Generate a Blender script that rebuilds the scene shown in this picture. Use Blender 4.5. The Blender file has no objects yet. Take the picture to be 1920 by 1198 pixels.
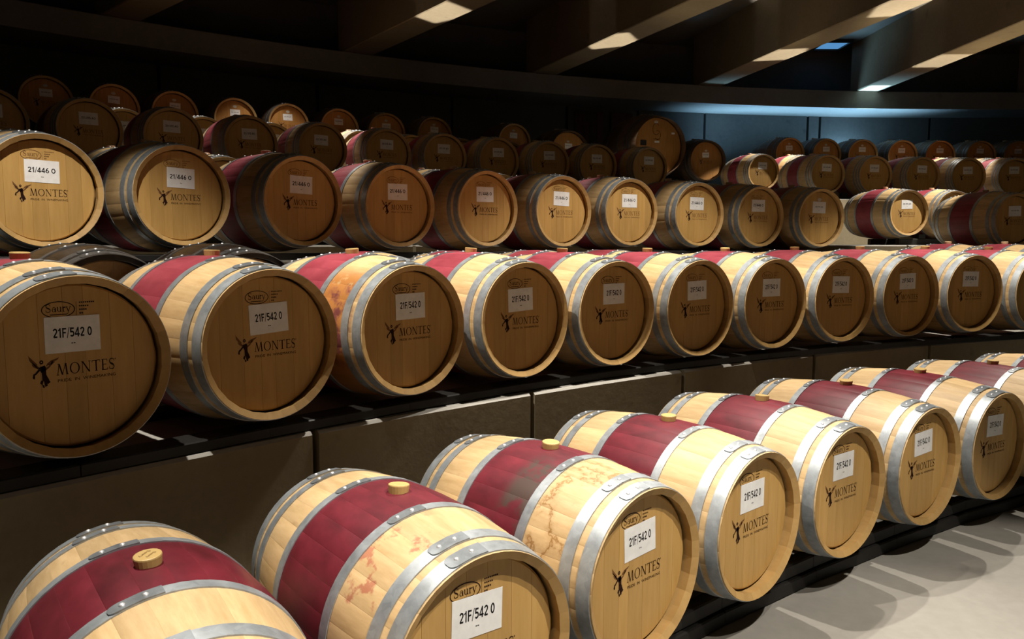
import bpy, bmesh, math, random
from math import sin, cos, pi, radians, hypot, atan2
from mathutils import Vector, Matrix
random.seed(7)
SC = bpy.context.scene
COL = SC.collection

# ------------------------------------------------------------------ camera, world, light, exposure
CAM_F = 1441.18
cam_d = bpy.data.cameras.new('camera'); cam = bpy.data.objects.new('camera', cam_d); COL.objects.link(cam)
cam_d.sensor_fit = 'HORIZONTAL'; cam_d.sensor_width = 36.0; cam_d.lens = 36.0 * CAM_F / 1920.0
cam_d.clip_start = 0.05; cam_d.clip_end = 200
pitch, roll = 0.10201524, 0.00268657
cam.matrix_world = (Matrix.Rotation(-pitch, 4, 'X') @ Matrix.Rotation(pi / 2, 4, 'X') @ Matrix.Rotation(roll, 4, 'Z'))
SC.camera = cam

SC.view_settings.view_transform = 'Standard'
SC.view_settings.look = 'None'
SC.view_settings.exposure = 0.0
SC.view_settings.gamma = 1.0
SC.view_settings.use_curve_mapping = False
SC.cycles.use_denoising = True
SC.cycles.max_bounces = 8
SC.cycles.diffuse_bounces = 5
SC.cycles.sample_clamp_indirect = 6.0
SC.cycles.caustics_reflective = False
SC.cycles.caustics_refractive = False

world = bpy.data.worlds.new('world'); SC.world = world; world.use_nodes = True
bg = world.node_tree.nodes['Background']
bg.inputs['Color'].default_value = (1.0, 0.82, 0.60, 1)
bg.inputs['Strength'].default_value = 0.032

CX, CY = 9.2, -7.2            # centre of the curved tiers
def pol(R, deg): return (CX + R * cos(radians(deg)), CY + R * sin(radians(deg)))
WARM = (1.0, 0.93, 0.82)
WHITE = (1.0, 0.93, 0.82)

def spot(name, loc, watts, half, blend=0.25, color=WARM, aim=None, radius=0.03):
    d = bpy.data.lights.new(name, 'SPOT'); o = bpy.data.objects.new(name, d); COL.objects.link(o)
    d.energy = watts; d.color = color; d.spot_size = radians(2 * half); d.spot_blend = blend; d.shadow_soft_size = radius
    o.location = loc
    aim = aim or (loc[0], loc[1], loc[2] - 1)
    o.rotation_euler = (Vector(aim) - Vector(loc)).to_track_quat('-Z', 'Y').to_euler()
    return o
def area(name, loc, aim, watts, sx, sy, color=WARM, spread=180, up=None):
    d = bpy.data.lights.new(name, 'AREA'); o = bpy.data.objects.new(name, d); COL.objects.link(o)
    d.energy = watts; d.color = color; d.shape = 'RECTANGLE'; d.size = sx; d.size_y = sy; d.spread = radians(spread)
    o.location = loc
    q = (Vector(aim) - Vector(loc)).to_track_quat('-Z', 'Y')
    if up is not None: q = q @ Matrix.Rotation(up, 3, 'Z').to_quaternion()
    o.rotation_euler = q.to_euler()
    return o

LZ = 2.9
def lamp(R, deg, w, half, **k):
    x, y = pol(R, deg); return spot('spot_lamp', (x, y, k.pop('z', LZ)), w, half, **k)
# downlights over the aisle in front of the floor row
lamp(11.0, 132.0, 820, 38.5, blend=0.15)
lamp(11.0, 138.5, 480, 40, blend=0.12)
lamp(8.6, 118.0, 360, 36, blend=0.5)
# downlights over the lowest ledge
lamp(14.35, 138.1, 680, 44, blend=0.3)
lamp(14.30, 127.2, 680, 35, blend=0.3)
lamp(14.35, 120.3, 560, 44, blend=0.3)
lamp(14.4, 109.5, 620, 38, blend=0.3)
# over the plinth and the upper ledge, behind the barrel heads
lamp(16.9, 99.3, 900, 27, aim=pol(18.2, 102.6) + (0.3,))
lamp(17.7, 129.5, 300, 30)
lamp(17.9, 121.0, 200, 30)
lamp(20.9, 123.0, 330, 26)
lamp(20.9, 129.0, 160, 26)
lamp(20.7, 101.2, 420, 21, aim=pol(21.4, 103.2) + (1.1,))
lamp(20.9, 94.0, 260, 30)
# unseen fill lamps added to brighten the old barrels along the back wall
lamp(21.25, 125.0, 75, 40)
lamp(20.9, 109.0, 260, 34)
lamp(21.0, 96.0, 50, 40)

# ------------------------------------------------------------------ materials
MATS = {}
def new_mat(name):
    m = bpy.data.materials.new(name); m.use_nodes = True; MATS[name] = m
    nt = m.node_tree; return m, nt, nt.nodes['Principled BSDF']
def N(nt, t, **k):
    n = nt.nodes.new(t)
    for a, v in k.items(): setattr(n, a, v)
    return n
def L(nt, a, b): nt.links.new(a, b)
def ramp(nt, fac, stops):
    r = N(nt, 'ShaderNodeValToRGB'); e = r.color_ramp.elements
    while len(e) < len(stops): e.new(0.5)
    for el, (p, c) in zip(e, stops): el.position = p; el.color = (c[0], c[1], c[2], 1)
    L(nt, fac, r.inputs['Fac']); return r.outputs['Color']
def mul_random(nt, col, lo, hi):
    oi = N(nt, 'ShaderNodeObjectInfo'); mr = N(nt, 'ShaderNodeMapRange'); mr.inputs['To Min'].default_value = lo; mr.inputs['To Max'].default_value = hi
    L(nt, oi.outputs['Random'], mr.inputs['Value'])
    h = N(nt, 'ShaderNodeHueSaturation'); L(nt, mr.outputs['Result'], h.inputs['Value']); L(nt, col, h.inputs['Color'])
    return h.outputs['Color']
def coords(nt, scale, obj=None, rnd=True):
    tc = N(nt, 'ShaderNodeTexCoord'); mp = N(nt, 'ShaderNodeMapping'); mp.inputs['Scale'].default_value = scale
    if obj is not None: tc.object = obj
    L(nt, tc.outputs['Object'], mp.inputs['Vector'])
    if rnd:
        oi = N(nt, 'ShaderNodeObjectInfo'); m = N(nt, 'ShaderNodeMath', operation='MULTIPLY'); m.inputs[1].default_value = 37.0
        L(nt, oi.outputs['Random'], m.inputs[0]); L(nt, m.outputs[0], mp.inputs['Location'])
    return mp.outputs['Vector']
def noise(nt, vec, scale=1.0, detail=4, rough=0.6):
    n = N(nt, 'ShaderNodeTexNoise'); n.inputs['Scale'].default_value = scale; n.inputs['Detail'].default_value = detail; n.inputs['Roughness'].default_value = rough
    L(nt, vec, n.inputs['Vector']); return n.outputs['Fac']
def mix(nt, fac, a, b, mode='MIX'):
    m = N(nt, 'ShaderNodeMix', data_type='RGBA', blend_type=mode)
    if isinstance(fac, float): m.inputs[0].default_value = fac
    else: L(nt, fac, m.inputs[0])
    for s, v in ((m.inputs[6], a), (m.inputs[7], b)):
        if isinstance(v, tuple): s.default_value = (v[0], v[1], v[2], 1)
        else: L(nt, v, s)
    return m.outputs[2]
def bump(nt, bsdf, h, strength, dist=0.002):
    b = N(nt, 'ShaderNodeBump'); b.inputs['Strength'].default_value = strength; b.inputs['Distance'].default_value = dist
    L(nt, h, b.inputs['Height']); L(nt, b.outputs['Normal'], bsdf.inputs['Normal'])

def wood(name, c0, c1, scale, lo=0.86, hi=1.12, rough=0.55, spots=True, stain=None):
    m, nt, b = new_mat(name)
    g = noise(nt, coords(nt, scale), 1.0, 5, 0.65)
    c = ramp(nt, g, [(0.3, c0), (0.7, c1)])
    if spots:
        s = noise(nt, coords(nt, (scale[0] * 1.2 + 3, 22, 22)), 1.0, 3, 0.5)
        k = ramp(nt, s, [(0.68, (0, 0, 0)), (0.80, (0.4, 0.4, 0.4))])
        c = mix(nt, k, c, (c0[0] * 0.55, c0[1] * 0.42, c0[2] * 0.3))
    c = mul_random(nt, c, lo, hi)
    if stain: c = stain(nt, c)
    L(nt, c, b.inputs['Base Color']); b.inputs['Roughness'].default_value = rough
    b.inputs['Specular IOR Level'].default_value = 0.35
    bump(nt, b, g, 0.15)
    return m
OAK0, OAK1 = (0.50, 0.325, 0.145), (0.66, 0.47, 0.245)
RED0, RED1 = (0.075, 0.007, 0.012), (0.155, 0.014, 0.025)
FRESH0, FRESH1 = (0.22, 0.028, 0.042), (0.33, 0.055, 0.075)
wood('oak', OAK0, OAK1, (5, 34, 34))
wood('oak_aisle', (0.43, 0.287, 0.135), (0.575, 0.405, 0.215), (5, 34, 34))  # same oak, darkened to offset the strong lamplight on the floor row
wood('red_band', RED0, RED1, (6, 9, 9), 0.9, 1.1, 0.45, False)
wood('red_fresh', FRESH0, FRESH1, (6, 9, 9), 0.9, 1.1, 0.5, False)
wood('head_oak', (0.40, 0.232, 0.068), (0.48, 0.288, 0.094), (34, 34, 4), 0.90, 1.08, 0.5, False)
wood('chime_oak', (0.36, 0.215, 0.072), (0.45, 0.28, 0.105), (8, 20, 20), 0.9, 1.08, 0.6, False)
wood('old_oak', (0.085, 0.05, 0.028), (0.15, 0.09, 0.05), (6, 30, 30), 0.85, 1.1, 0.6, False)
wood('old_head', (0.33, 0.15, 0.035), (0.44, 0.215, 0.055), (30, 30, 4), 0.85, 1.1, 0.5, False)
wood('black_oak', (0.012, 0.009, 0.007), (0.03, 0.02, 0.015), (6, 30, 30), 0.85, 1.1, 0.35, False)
wood('worn_oak', (0.30, 0.19, 0.09), (0.42, 0.28, 0.14), (5, 34, 34))
wood('door_wood', (0.06, 0.018, 0.012), (0.10, 0.03, 0.02), (20, 20, 2), 0.7, 1.2, 0.5, False)

def stain_factory(kind, root):
    def f(nt, c):
        tc = N(nt, 'ShaderNodeTexCoord'); tc.object = root
        mp = N(nt, 'ShaderNodeMapping'); L(nt, tc.outputs['Object'], mp.inputs['Vector'])
        sep = N(nt, 'ShaderNodeSeparateXYZ'); L(nt, tc.outputs['Object'], sep.inputs[0])
        def band(sock, a, bb, w):
            r = N(nt, 'ShaderNodeMapRange', interpolation_type='SMOOTHSTEP'); r.inputs['From Min'].default_value = a - w; r.inputs['From Max'].default_value = a + w
            L(nt, sock, r.inputs['Value'])
            r2 = N(nt, 'ShaderNodeMapRange', interpolation_type='SMOOTHSTEP'); r2.inputs['From Min'].default_value = bb - w; r2.inputs['From Max'].default_value = bb + w
            r2.inputs['To Min'].default_value = 1; r2.inputs['To Max'].default_value = 0
            L(nt, sock, r2.inputs['Value'])
            m = N(nt, 'ShaderNodeMath', operation='MULTIPLY'); L(nt, r.outputs[0], m.inputs[0]); L(nt, r2.outputs[0], m.inputs[1]); return m.outputs[0]
        def prod(*s):
            o = s[0]
            for t in s[1:]:
                m = N(nt, 'ShaderNodeMath', operation='MULTIPLY'); L(nt, o, m.inputs[0]); L(nt, t, m.inputs[1]); o = m.outputs[0]
            return o
        X, Y, Z = sep.outputs
        if kind == 'pink':
            n = noise(nt, mp.outputs[0], 13, 4, 0.6)
            k = ramp(nt, n, [(0.57, (0, 0, 0)), (0.63, (0.75, 0.75, 0.75))])
            k = prod(k, band(X, 0.17, 0.36, 0.02), band(Y, -0.40, -0.02, 0.05), band(Z, 0.32, 0.72, 0.05))
            c = mix(nt, k, c, (0.36, 0.10, 0.06))
        elif kind == 'brown':
            n = noise(nt, mp.outputs[0], 4.5, 6, 0.62)
            a = N(nt, 'ShaderNodeMath', operation='SUBTRACT'); L(nt, n, a.inputs[0]); a.inputs[1].default_value = 0.5
            b2 = N(nt, 'ShaderNodeMath', operation='ABSOLUTE'); L(nt, a.outputs[0], b2.inputs[0])
            k = ramp(nt, b2.outputs[0], [(0.0, (0.9, 0.9, 0.9)), (0.018, (0.25, 0.25, 0.25)), (0.06, (0, 0, 0))])
            k = prod(k, band(X, 0.19, 0.35, 0.02), band(Y, -0.34, 0.02, 0.04))
            c = mix(nt, k, c, (0.22, 0.10, 0.02))
            n2 = noise(nt, mp.outputs[0], 6, 4, 0.6)
            k2 = ramp(nt, n2, [(0.44, (0, 0, 0)), (0.52, (0.95, 0.95, 0.95))])
            k2 = prod(k2, band(X, 0.03, 0.16, 0.03), band(Y, -0.30, -0.08, 0.04))
            c = mix(nt, k2, c, (0.055, 0.035, 0.028))
        else:
            n = noise(nt, mp.outputs[0], 7, 5, 0.6)
            k = ramp(nt, n, [(0.34, (0, 0, 0)), (0.40, (0.95, 0.95, 0.95))])
            k = prod(k, band(X, 0.17, 0.38, 0.02), band(Z, 0.0, 0.60, 0.04))
            c = mix(nt, k, c, (0.42, 0.17, 0.04))
            n2 = noise(nt, mp.outputs[0], 12, 5, 0.6)
            k2 = ramp(nt, n2, [(0.45, (0, 0, 0)), (0.56, (0.9, 0.9, 0.9))])
            k2 = prod(k2, band(X, 0.22, 0.40, 0.03), band(Z, 0.20, 0.55, 0.06))
            c = mix(nt, k2, c, (0.14, 0.03, 0.05))
        return c
    return f

def metal(name, col, rough, metallic=0.85):
    m, nt, b = new_mat(name)
    v = N(nt, 'ShaderNodeTexVoronoi'); v.inputs['Scale'].default_value = 55
    L(nt, coords(nt, (1, 1, 1)), v.inputs['Vector'])
    n = noise(nt, coords(nt, (1, 1, 1)), 14, 5, 0.65)
    c1 = ramp(nt, v.outputs['Color'], [(0.2, tuple(x * 0.82 for x in col)), (0.8, tuple(min(1, x * 1.08) for x in col))])
    c2 = ramp(nt, n, [(0.35, tuple(x * 0.55 for x in col)), (0.62, col)])
    c = mix(nt, 0.5, c1, c2); c = mul_random(nt, c, 0.9, 1.08)
    L(nt, c, b.inputs['Base Color']); b.inputs['Metallic'].default_value = metallic
    rr = N(nt, 'ShaderNodeMapRange'); rr.inputs['To Min'].default_value = rough - 0.08; rr.inputs['To Max'].default_value = rough + 0.14
    L(nt, n, rr.inputs['Value']); L(nt, rr.outputs[0], b.inputs['Roughness'])
    return m
metal('galvanised', (0.37, 0.40, 0.425), 0.42, 0.50)
metal('galvanised_lap', (0.24, 0.26, 0.28), 0.40, 0.55)  # darker than the hoop: the plate's dimmer reflection is put into its colour
metal('dark_hoop', (0.16, 0.155, 0.15), 0.45, 0.7)
metal('rivet_steel', (0.85, 0.85, 0.86), 0.38, 0.6)

def plain(name, col, rough=0.6, spec=0.4):
    m, nt, b = new_mat(name); b.inputs['Base Color'].default_value = (*col, 1); b.inputs['Roughness'].default_value = rough
    b.inputs['Specular IOR Level'].default_value = spec; return m
plain('ink', (0.022, 0.008, 0.006), 0.8, 0.1)
plain('ink_mid', (0.15, 0.07, 0.028), 0.8, 0.1)
plain('ink_faint', (0.13, 0.06, 0.025), 0.8, 0.1)
plain('ink_black', (0.01, 0.01, 0.012), 0.7, 0.2)
plain('silicone', (0.47, 0.32, 0.12), 0.45, 0.4)
plain('silicone_pale', (0.60, 0.42, 0.24), 0.5, 0.4)
plain('rack_black', (0.012, 0.011, 0.010), 0.5, 0.3)
plain('sticker_grey', (0.5, 0.47, 0.42), 0.5)
plain('plaque', (0.02, 0.02, 0.022), 0.4)
m, nt, b = new_mat('paper'); c = ramp(nt, noise(nt, coords(nt, (1, 1, 1)), 25, 3), [(0.3, (0.66, 0.65, 0.64)), (0.7, (0.76, 0.75, 0.74))]); L(nt, c, b.inputs['Base Color']); b.inputs['Roughness'].default_value = 0.7

def concrete(name, c0, c1, scale=0.9, rough=0.75, bumps=0.25):
    m, nt, b = new_mat(name)
    tc = N(nt, 'ShaderNodeTexCoord')
    n = noise(nt, tc.outputs['Object'], scale, 8, 0.62); n2 = noise(nt, tc.outputs['Object'], scale * 22, 4, 0.6)
    c = ramp(nt, n, [(0.3, c0), (0.7, c1)])
    d = noise(nt, tc.outputs['Object'], scale * 4.3, 3, 0.5)
    k = ramp(nt, d, [(0.66, (0, 0, 0)), (0.76, (0.5, 0.5, 0.5))])
    c = mix(nt, k, c, tuple(x * 0.55 for x in c0))
    c = mix(nt, 0.18, c, ramp(nt, n2, [(0.3, tuple(x * 0.6 for x in c0)), (0.7, c1)]))
    L(nt, c, b.inputs['Base Color']); b.inputs['Roughness'].default_value = rough; b.inputs['Specular IOR Level'].default_value = 0.3
    bump(nt, b, n2, bumps, 0.004)
    return m
concrete('floor_concrete', (0.20, 0.187, 0.165), (0.265, 0.249, 0.222), 0.8, 0.6)
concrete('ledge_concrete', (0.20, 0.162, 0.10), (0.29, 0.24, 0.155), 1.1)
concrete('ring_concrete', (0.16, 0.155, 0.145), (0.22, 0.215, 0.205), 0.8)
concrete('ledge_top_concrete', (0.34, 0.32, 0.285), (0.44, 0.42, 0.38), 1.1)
concrete('wall_concrete', (0.085, 0.085, 0.083), (0.135, 0.135, 0.13), 0.7)
concrete('beam_concrete', (0.19, 0.15, 0.095), (0.27, 0.22, 0.145), 0.9)
concrete('slab_concrete', (0.10, 0.09, 0.075), (0.14, 0.125, 0.10), 0.5)
def emit(name, col, s):
    m, nt, b = new_mat(name); b.inputs['Base Color'].default_value = (0, 0, 0, 1)
    b.inputs['Emission Color'].default_value = (*col, 1); b.inputs['Emission Strength'].default_value = s
emit('sky_glass', (0.12, 0.36, 0.72), 0.75)

# ------------------------------------------------------------------ helpers
def mesh_from(name, verts, faces, mats, idx=None, smooth=False):
    me = bpy.data.meshes.new(name); me.from_pydata(verts, [], faces)
    for m in mats: me.materials.append(MATS[m])
    if idx:
        for p, i in zip(me.polygons, idx): p.material_index = i
    if smooth:
        for p in me.polygons: p.use_smooth = True
    me.update(); return me
def fix_normals(me):
    bm = bmesh.new(); bm.from_mesh(me); bmesh.ops.recalc_face_normals(bm, faces=bm.faces); bm.to_mesh(me); bm.free(); return me
def link(name, me, parent=None, loc=(0, 0, 0), rot=(0, 0, 0), kind=None):
    o = bpy.data.objects.new(name, me); COL.objects.link(o); o.location = loc; o.rotation_euler = rot
    if parent is not None: o.parent = parent
    if kind: o['kind'] = kind
    return o
def tag(o, label, cat, group=None):
    o['label'] = label; o['category'] = cat
    if group: o['group'] = group
def empty(name, loc, rz=0):
    o = bpy.data.objects.new(name, None); COL.objects.link(o); o.location = loc; o.rotation_euler = (0, 0, rz); o.empty_display_size = 0.1; return o
class MB:
    def __init__(s): s.v = []; s.f = []; s.i = []
    def add(s, verts, faces, i=0):
        n = len(s.v); s.v += [tuple(v) for v in verts]; s.f += [tuple(a + n for a in f) for f in faces]; s.i += [i] * len(faces)
    def box(s, c, d, i=0, rz=0, bev=0.0):
        x, y, z = d[0] / 2, d[1] / 2, d[2] / 2
        if bev:
            vs = []; b = bev
            for zz, k in ((-z, b), (-z + b, 0), (z - b, 0), (z, b)):
                for sx, sy in ((-1, -1), (1, -1), (1, 1), (-1, 1)): vs.append((sx * (x - k), sy * (y - k), zz))
            fs = [(3, 2, 1, 0), (12, 13, 14, 15)]
            for r in range(3):
                for q in range(4): a = r * 4 + q; bb = r * 4 + (q + 1) % 4; fs.append((a, bb, bb + 4, a + 4))
        else:
            vs = [(-x, -y, -z), (x, -y, -z), (x, y, -z), (-x, y, -z), (-x, -y, z), (x, -y, z), (x, y, z), (-x, y, z)]
            fs = [(3, 2, 1, 0), (4, 5, 6, 7), (0, 1, 5, 4), (1, 2, 6, 5), (2, 3, 7, 6), (3, 0, 4, 7)]
        ca, sa = cos(rz), sin(rz)
        s.add([(c[0] + ca * a - sa * bq, c[1] + sa * a + ca * bq, c[2] + zz) for a, bq, zz in vs], fs, i)
    def sector(s, R0, R1, z0, z1, a0, a1, n=24, i=0, itop=None):
        vs = []; fs = []; ii = []
        for k in range(n + 1):
            a = a0 + (a1 - a0) * k / n
            for R, z in ((R0, z0), (R1, z0), (R1, z1), (R0, z1)):
                x, y = pol(R, a); vs.append((x, y, z))
        for k in range(n):
            o = 4 * k; p = o + 4
            for q in range(4): fs.append((o + q, p + q, p + (q + 1) % 4, o + (q + 1) % 4)); ii.append(i if (q != 2 or itop is None) else itop)
        fs += [(0, 1, 2, 3), (4 * n + 3, 4 * n + 2, 4 * n + 1, 4 * n)]; ii += [i, i]
        n0 = len(s.v); s.v += vs; s.f += [tuple(a + n0 for a in f) for f in fs]; s.i += ii
    def build(s, name, mats, smooth=False):
        return fix_normals(mesh_from(name, s.v, s.f, mats, s.i, smooth))

# ------------------------------------------------------------------ structure: floor, tiers, walls, roof
A0, A1 = 60.0, 160.0
Z_FLOOR, Z_T2, Z_T3, Z_T3B, Z_T4, Z_T5 = -1.57, -0.778, -0.13, -0.042, 0.66, 0.97
R_T2, R_T3, R_T3B, R_T4, R_T5, R_RING, R_WALL = 14.34, 16.25, 17.3, 19.70, 21.98, 23.4, 24.5
def structure(name, mb, mats): o = link(name, mb.build(name, mats)); o['kind'] = 'structure'; return o
mb = MB(); mb.sector(0.3, R_T2 + 0.1, Z_FLOOR - 0.3, Z_FLOOR, -180, 180, 72)
floor = structure('floor', mb, ['floor_concrete'])

def tier(name, R0, R1, z0, z1, joints, th=0.12):
    core = MB(); core.sector(R0 + th, R1, z0 - 0.3, z1, A0, A1, 60, 0, 1)
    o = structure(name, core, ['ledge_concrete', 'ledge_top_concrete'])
    js = [A0] + joints + [A1]
    js.sort()
    for a, b in zip(js, js[1:]):
        g = 0.015 / R0 * 180 / pi
        p = MB(); n = max(2, int((b - a) / 1.2))
        # precast facing panel with a small chamfer on the top front edge
        vs = []; fs = []; ii = []
        prof = [(R0, z0 - 0.02), (R0, z1 - 0.012), (R0 + 0.012, z1), (R0 + th - 0.002, z1), (R0 + th - 0.002, z0 - 0.02)]
        for k in range(n + 1):
            t = a + g + (b - a - 2 * g) * k / n
            for R, z in prof: x, y = pol(R, t); vs.append((x, y, z))
        m_ = len(prof)
        for k in range(n):
            for q in range(m_):
                fs.append((k * m_ + q, (k + 1) * m_ + q, (k + 1) * m_ + (q + 1) % m_, k * m_ + (q + 1) % m_)); ii.append(1 if q in (1, 2) else 0)
        fs += [tuple(range(m_)), tuple(n * m_ + q for q in reversed(range(m_)))]; ii += [0, 0]
        p.v, p.f, p.i = vs, fs, ii
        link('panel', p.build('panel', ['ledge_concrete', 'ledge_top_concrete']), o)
    return o
j2 = [134.22, 129.35, 124.7, 119.73, 114.77]
j2 += [139.1, 144.0, 148.9, 109.9, 105.0, 100.1, 95.2, 90.3, 85.4]
tier('wall_lower_ledge', R_T2, R_T3 + 0.1, Z_FLOOR, Z_T2, j2)
tier('wall_middle_ledge', R_T3, R_T4 + 0.1, Z_T2, Z_T3, [64 + 4.4 * k for k in range(1, 21)])
tier('wall_middle_plinth', R_T3B, 18.9, Z_T3, Z_T3B, [62 + 5.3 * k for k in range(1, 18)])
tier('wall_upper_ledge', R_T4, R_T5 + 0.1, Z_T3, Z_T4, [63 + 4.0 * k for k in range(1, 23)])
tier('wall_top_ledge', R_T5, R_WALL + 0.4, Z_T4, Z_T5, [62 + 4.0 * k for k in range(1, 23)])

wall = empty('wall_back', (0, 0, 0)); wall['kind'] = 'structure'
cuts = [A0, 66, 72, 78, 84, 90, 95.79, 96.44, 102.0, 105.6, 109.3, 115, 121, 127, 133, 139, 145, 151, A1]
for a, b in zip(cuts, cuts[1:]):
    g = 0.0011 * 180 / pi
    p = MB(); p.sector(R_WALL, R_WALL + 0.3, Z_T5 - 0.05, 2.74, a + g, b - g, max(2, int((b - a) / 1.2)))
    link('panel', p.build('panel', ['wall_concrete']), wall)
p = MB(); p.sector(R_WALL + 0.3, R_WALL + 0.5, Z_T5 - 0.3, 4.6, A0, A1, 50)
link('backing', p.build('backing', ['wall_concrete']), wall)
p = MB(); p.sector(R_RING, R_WALL + 0.32, 2.72, 3.06, A0, A1, 70)
structure('trim_1', p, ['ring_concrete'])
p = MB(); p.sector(R_WALL - 0.1, R_WALL + 0.3, 3.05, 4.2, A0, A1, 60)
structure('wall_top', p, ['wall_concrete'])
p = MB()
p.sector(7.0, 25.0, 4.05, 4.3, A0, A1, 40)
structure('ceiling', p, ['slab_concrete'])
# wooden double door in the back wall
door = empty('door_1', pol(R_WALL, 107.45) + (Z_T5,), radians(107.45)); door['kind'] = 'structure'
for k in range(-4, 4):
    if k in (-1,): continue
    p = MB(); p.box((-0.06, k * 0.16 + 0.08, 0.83), (0.05, 0.152, 1.66), 0, 0, 0.006)
    link('plank', p.build('plank', ['door_wood']), door)
# radial roof beams meeting at their own centre
BX, BY = 7.6, -1.1
for deg in (148.4, 137.0, 125.6, 114.1, 102.45, 91.1, 79.7, 68.3):
    ca, sa = cos(radians(deg)), sin(radians(deg))
    # start where the beam meets the ring beam
    t = 10.0
    while hypot(BX + ca * t - CX, BY + sa * t - CY) < R_RING + 0.25: t += 0.02
    t0 = 3.5
    p = MB(); p.box((BX + ca * (t + t0) / 2, BY + sa * (t + t0) / 2, 3.57), (t - t0, 0.5, 1.0), 0, radians(deg), 0.012)
    structure('ceiling_beam', p, ['beam_concrete'])
# small skylight between two beams
p = MB(); p.box((6.56, 16.3, 4.03), (0.50, 0.60, 0.03)); sky = structure('window_1', p, ['sky_glass'])
p = MB()
for c, d in (((6.28, 16.3, 4.02), (0.05, 0.7, 0.06)), ((6.84, 16.3, 4.02), (0.05, 0.7, 0.06)), ((6.56, 15.98, 4.02), (0.52, 0.05, 0.06)), ((6.56, 16.62, 4.02), (0.52, 0.05, 0.06))): p.box(c, d)
link('window_frame', p.build('window_frame', ['plaque']), sky)

# uplights that graze the beams (unseen, floating above the upper ledge without fixtures)
def unseen_uplight(x, y, z, w, sx, sy, rot, spread=6, col=WHITE): return area('unseen_uplight', (x, y, z), (x, y, z + 1), w, sx, sy, col, spread, rot)
UP = [(-1.0, 10.75, 125.6), (1.50, 12.25, 114.1), (4.40, 13.1, 102.45), (7.35, 13.5, 91.1), (5.2, 10.5, 102.45)]
for x, y, d in UP:
    unseen_uplight(x, y, 2.0, 5.0, 0.95 if d < 95 else 0.75, 0.8, radians(d))
# soft uplight added below each beam to brighten its underside, no real fixture
for deg, r0_, r1_, w_ in ((125.6, 8.5, 15.0, 5), (114.1, 8.0, 15.0, 9), (102.45, 8.0, 14.5, 14), (91.1, 8.0, 14.5, 16), (79.7, 8.0, 14.5, 10)):
    ca_, sa_ = cos(radians(deg)), sin(radians(deg)); m_ = (r0_ + r1_) / 2
    area('unseen_uplight', (7.6 + ca_ * m_, -1.1 + sa_ * m_, 1.9), (7.6 + ca_ * m_, -1.1 + sa_ * m_, 3.0), w_, r1_ - r0_, 0.3, (1.0, 0.80, 0.50), 80, radians(deg))
x, y = pol(23.85, 97.3)
area('blue_uplight', (x, y, 1.45), (x + 0.02, y - 0.2, 2.7), 70, 4.6, 0.5, (0.34, 0.68, 1.0), 85, radians(7.0))
x, y = pol(24.25, 94.7)
area('blue_uplight', (x, y, 1.6), (x, y + 0.25, 2.3), 22, 0.3, 0.15, (0.36, 0.70, 1.0), 165)
area('blue_uplight', (7.27, 15.86, 2.0), (7.27, 15.86, 3.0), 8, 0.40, 0.60, (0.42, 0.72, 1.0), 3, 0.0)

# ------------------------------------------------------------------ barrel meshes
RB, RH, HL = 0.337, 0.29, 0.472
class Kind: pass
def prof(k, s): return k.rh + (k.rb - k.rh) * (1 - (s / k.hl) ** 2)
def make_kind(name, rb=RB, rh=RH, hl=HL, staves=28, hoops=None, band=0.164, mats=('oak', 'red_fresh', 'chime_oak'), hoop_mat='galvanised', head_mat='head_oak'):
    k = Kind(); k.name = name; k.rb, k.rh, k.hl, k.n, k.band, k.mats, k.hoop_mat, k.head_mat = rb, rh, hl, staves, band, mats, hoop_mat, head_mat
    k.hoops = hoops; return k
SIX = [(0.418, 0.466), (0.349, 0.391), (0.147, 0.183)]
EIGHT = [(0.436, 0.467), (0.384, 0.412), (0.334, 0.360), (0.140, 0.168)]
SIX = SIX + [(-b, -a) for a, b in SIX]; EIGHT = EIGHT + [(-b, -a) for a, b in EIGHT]

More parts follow.
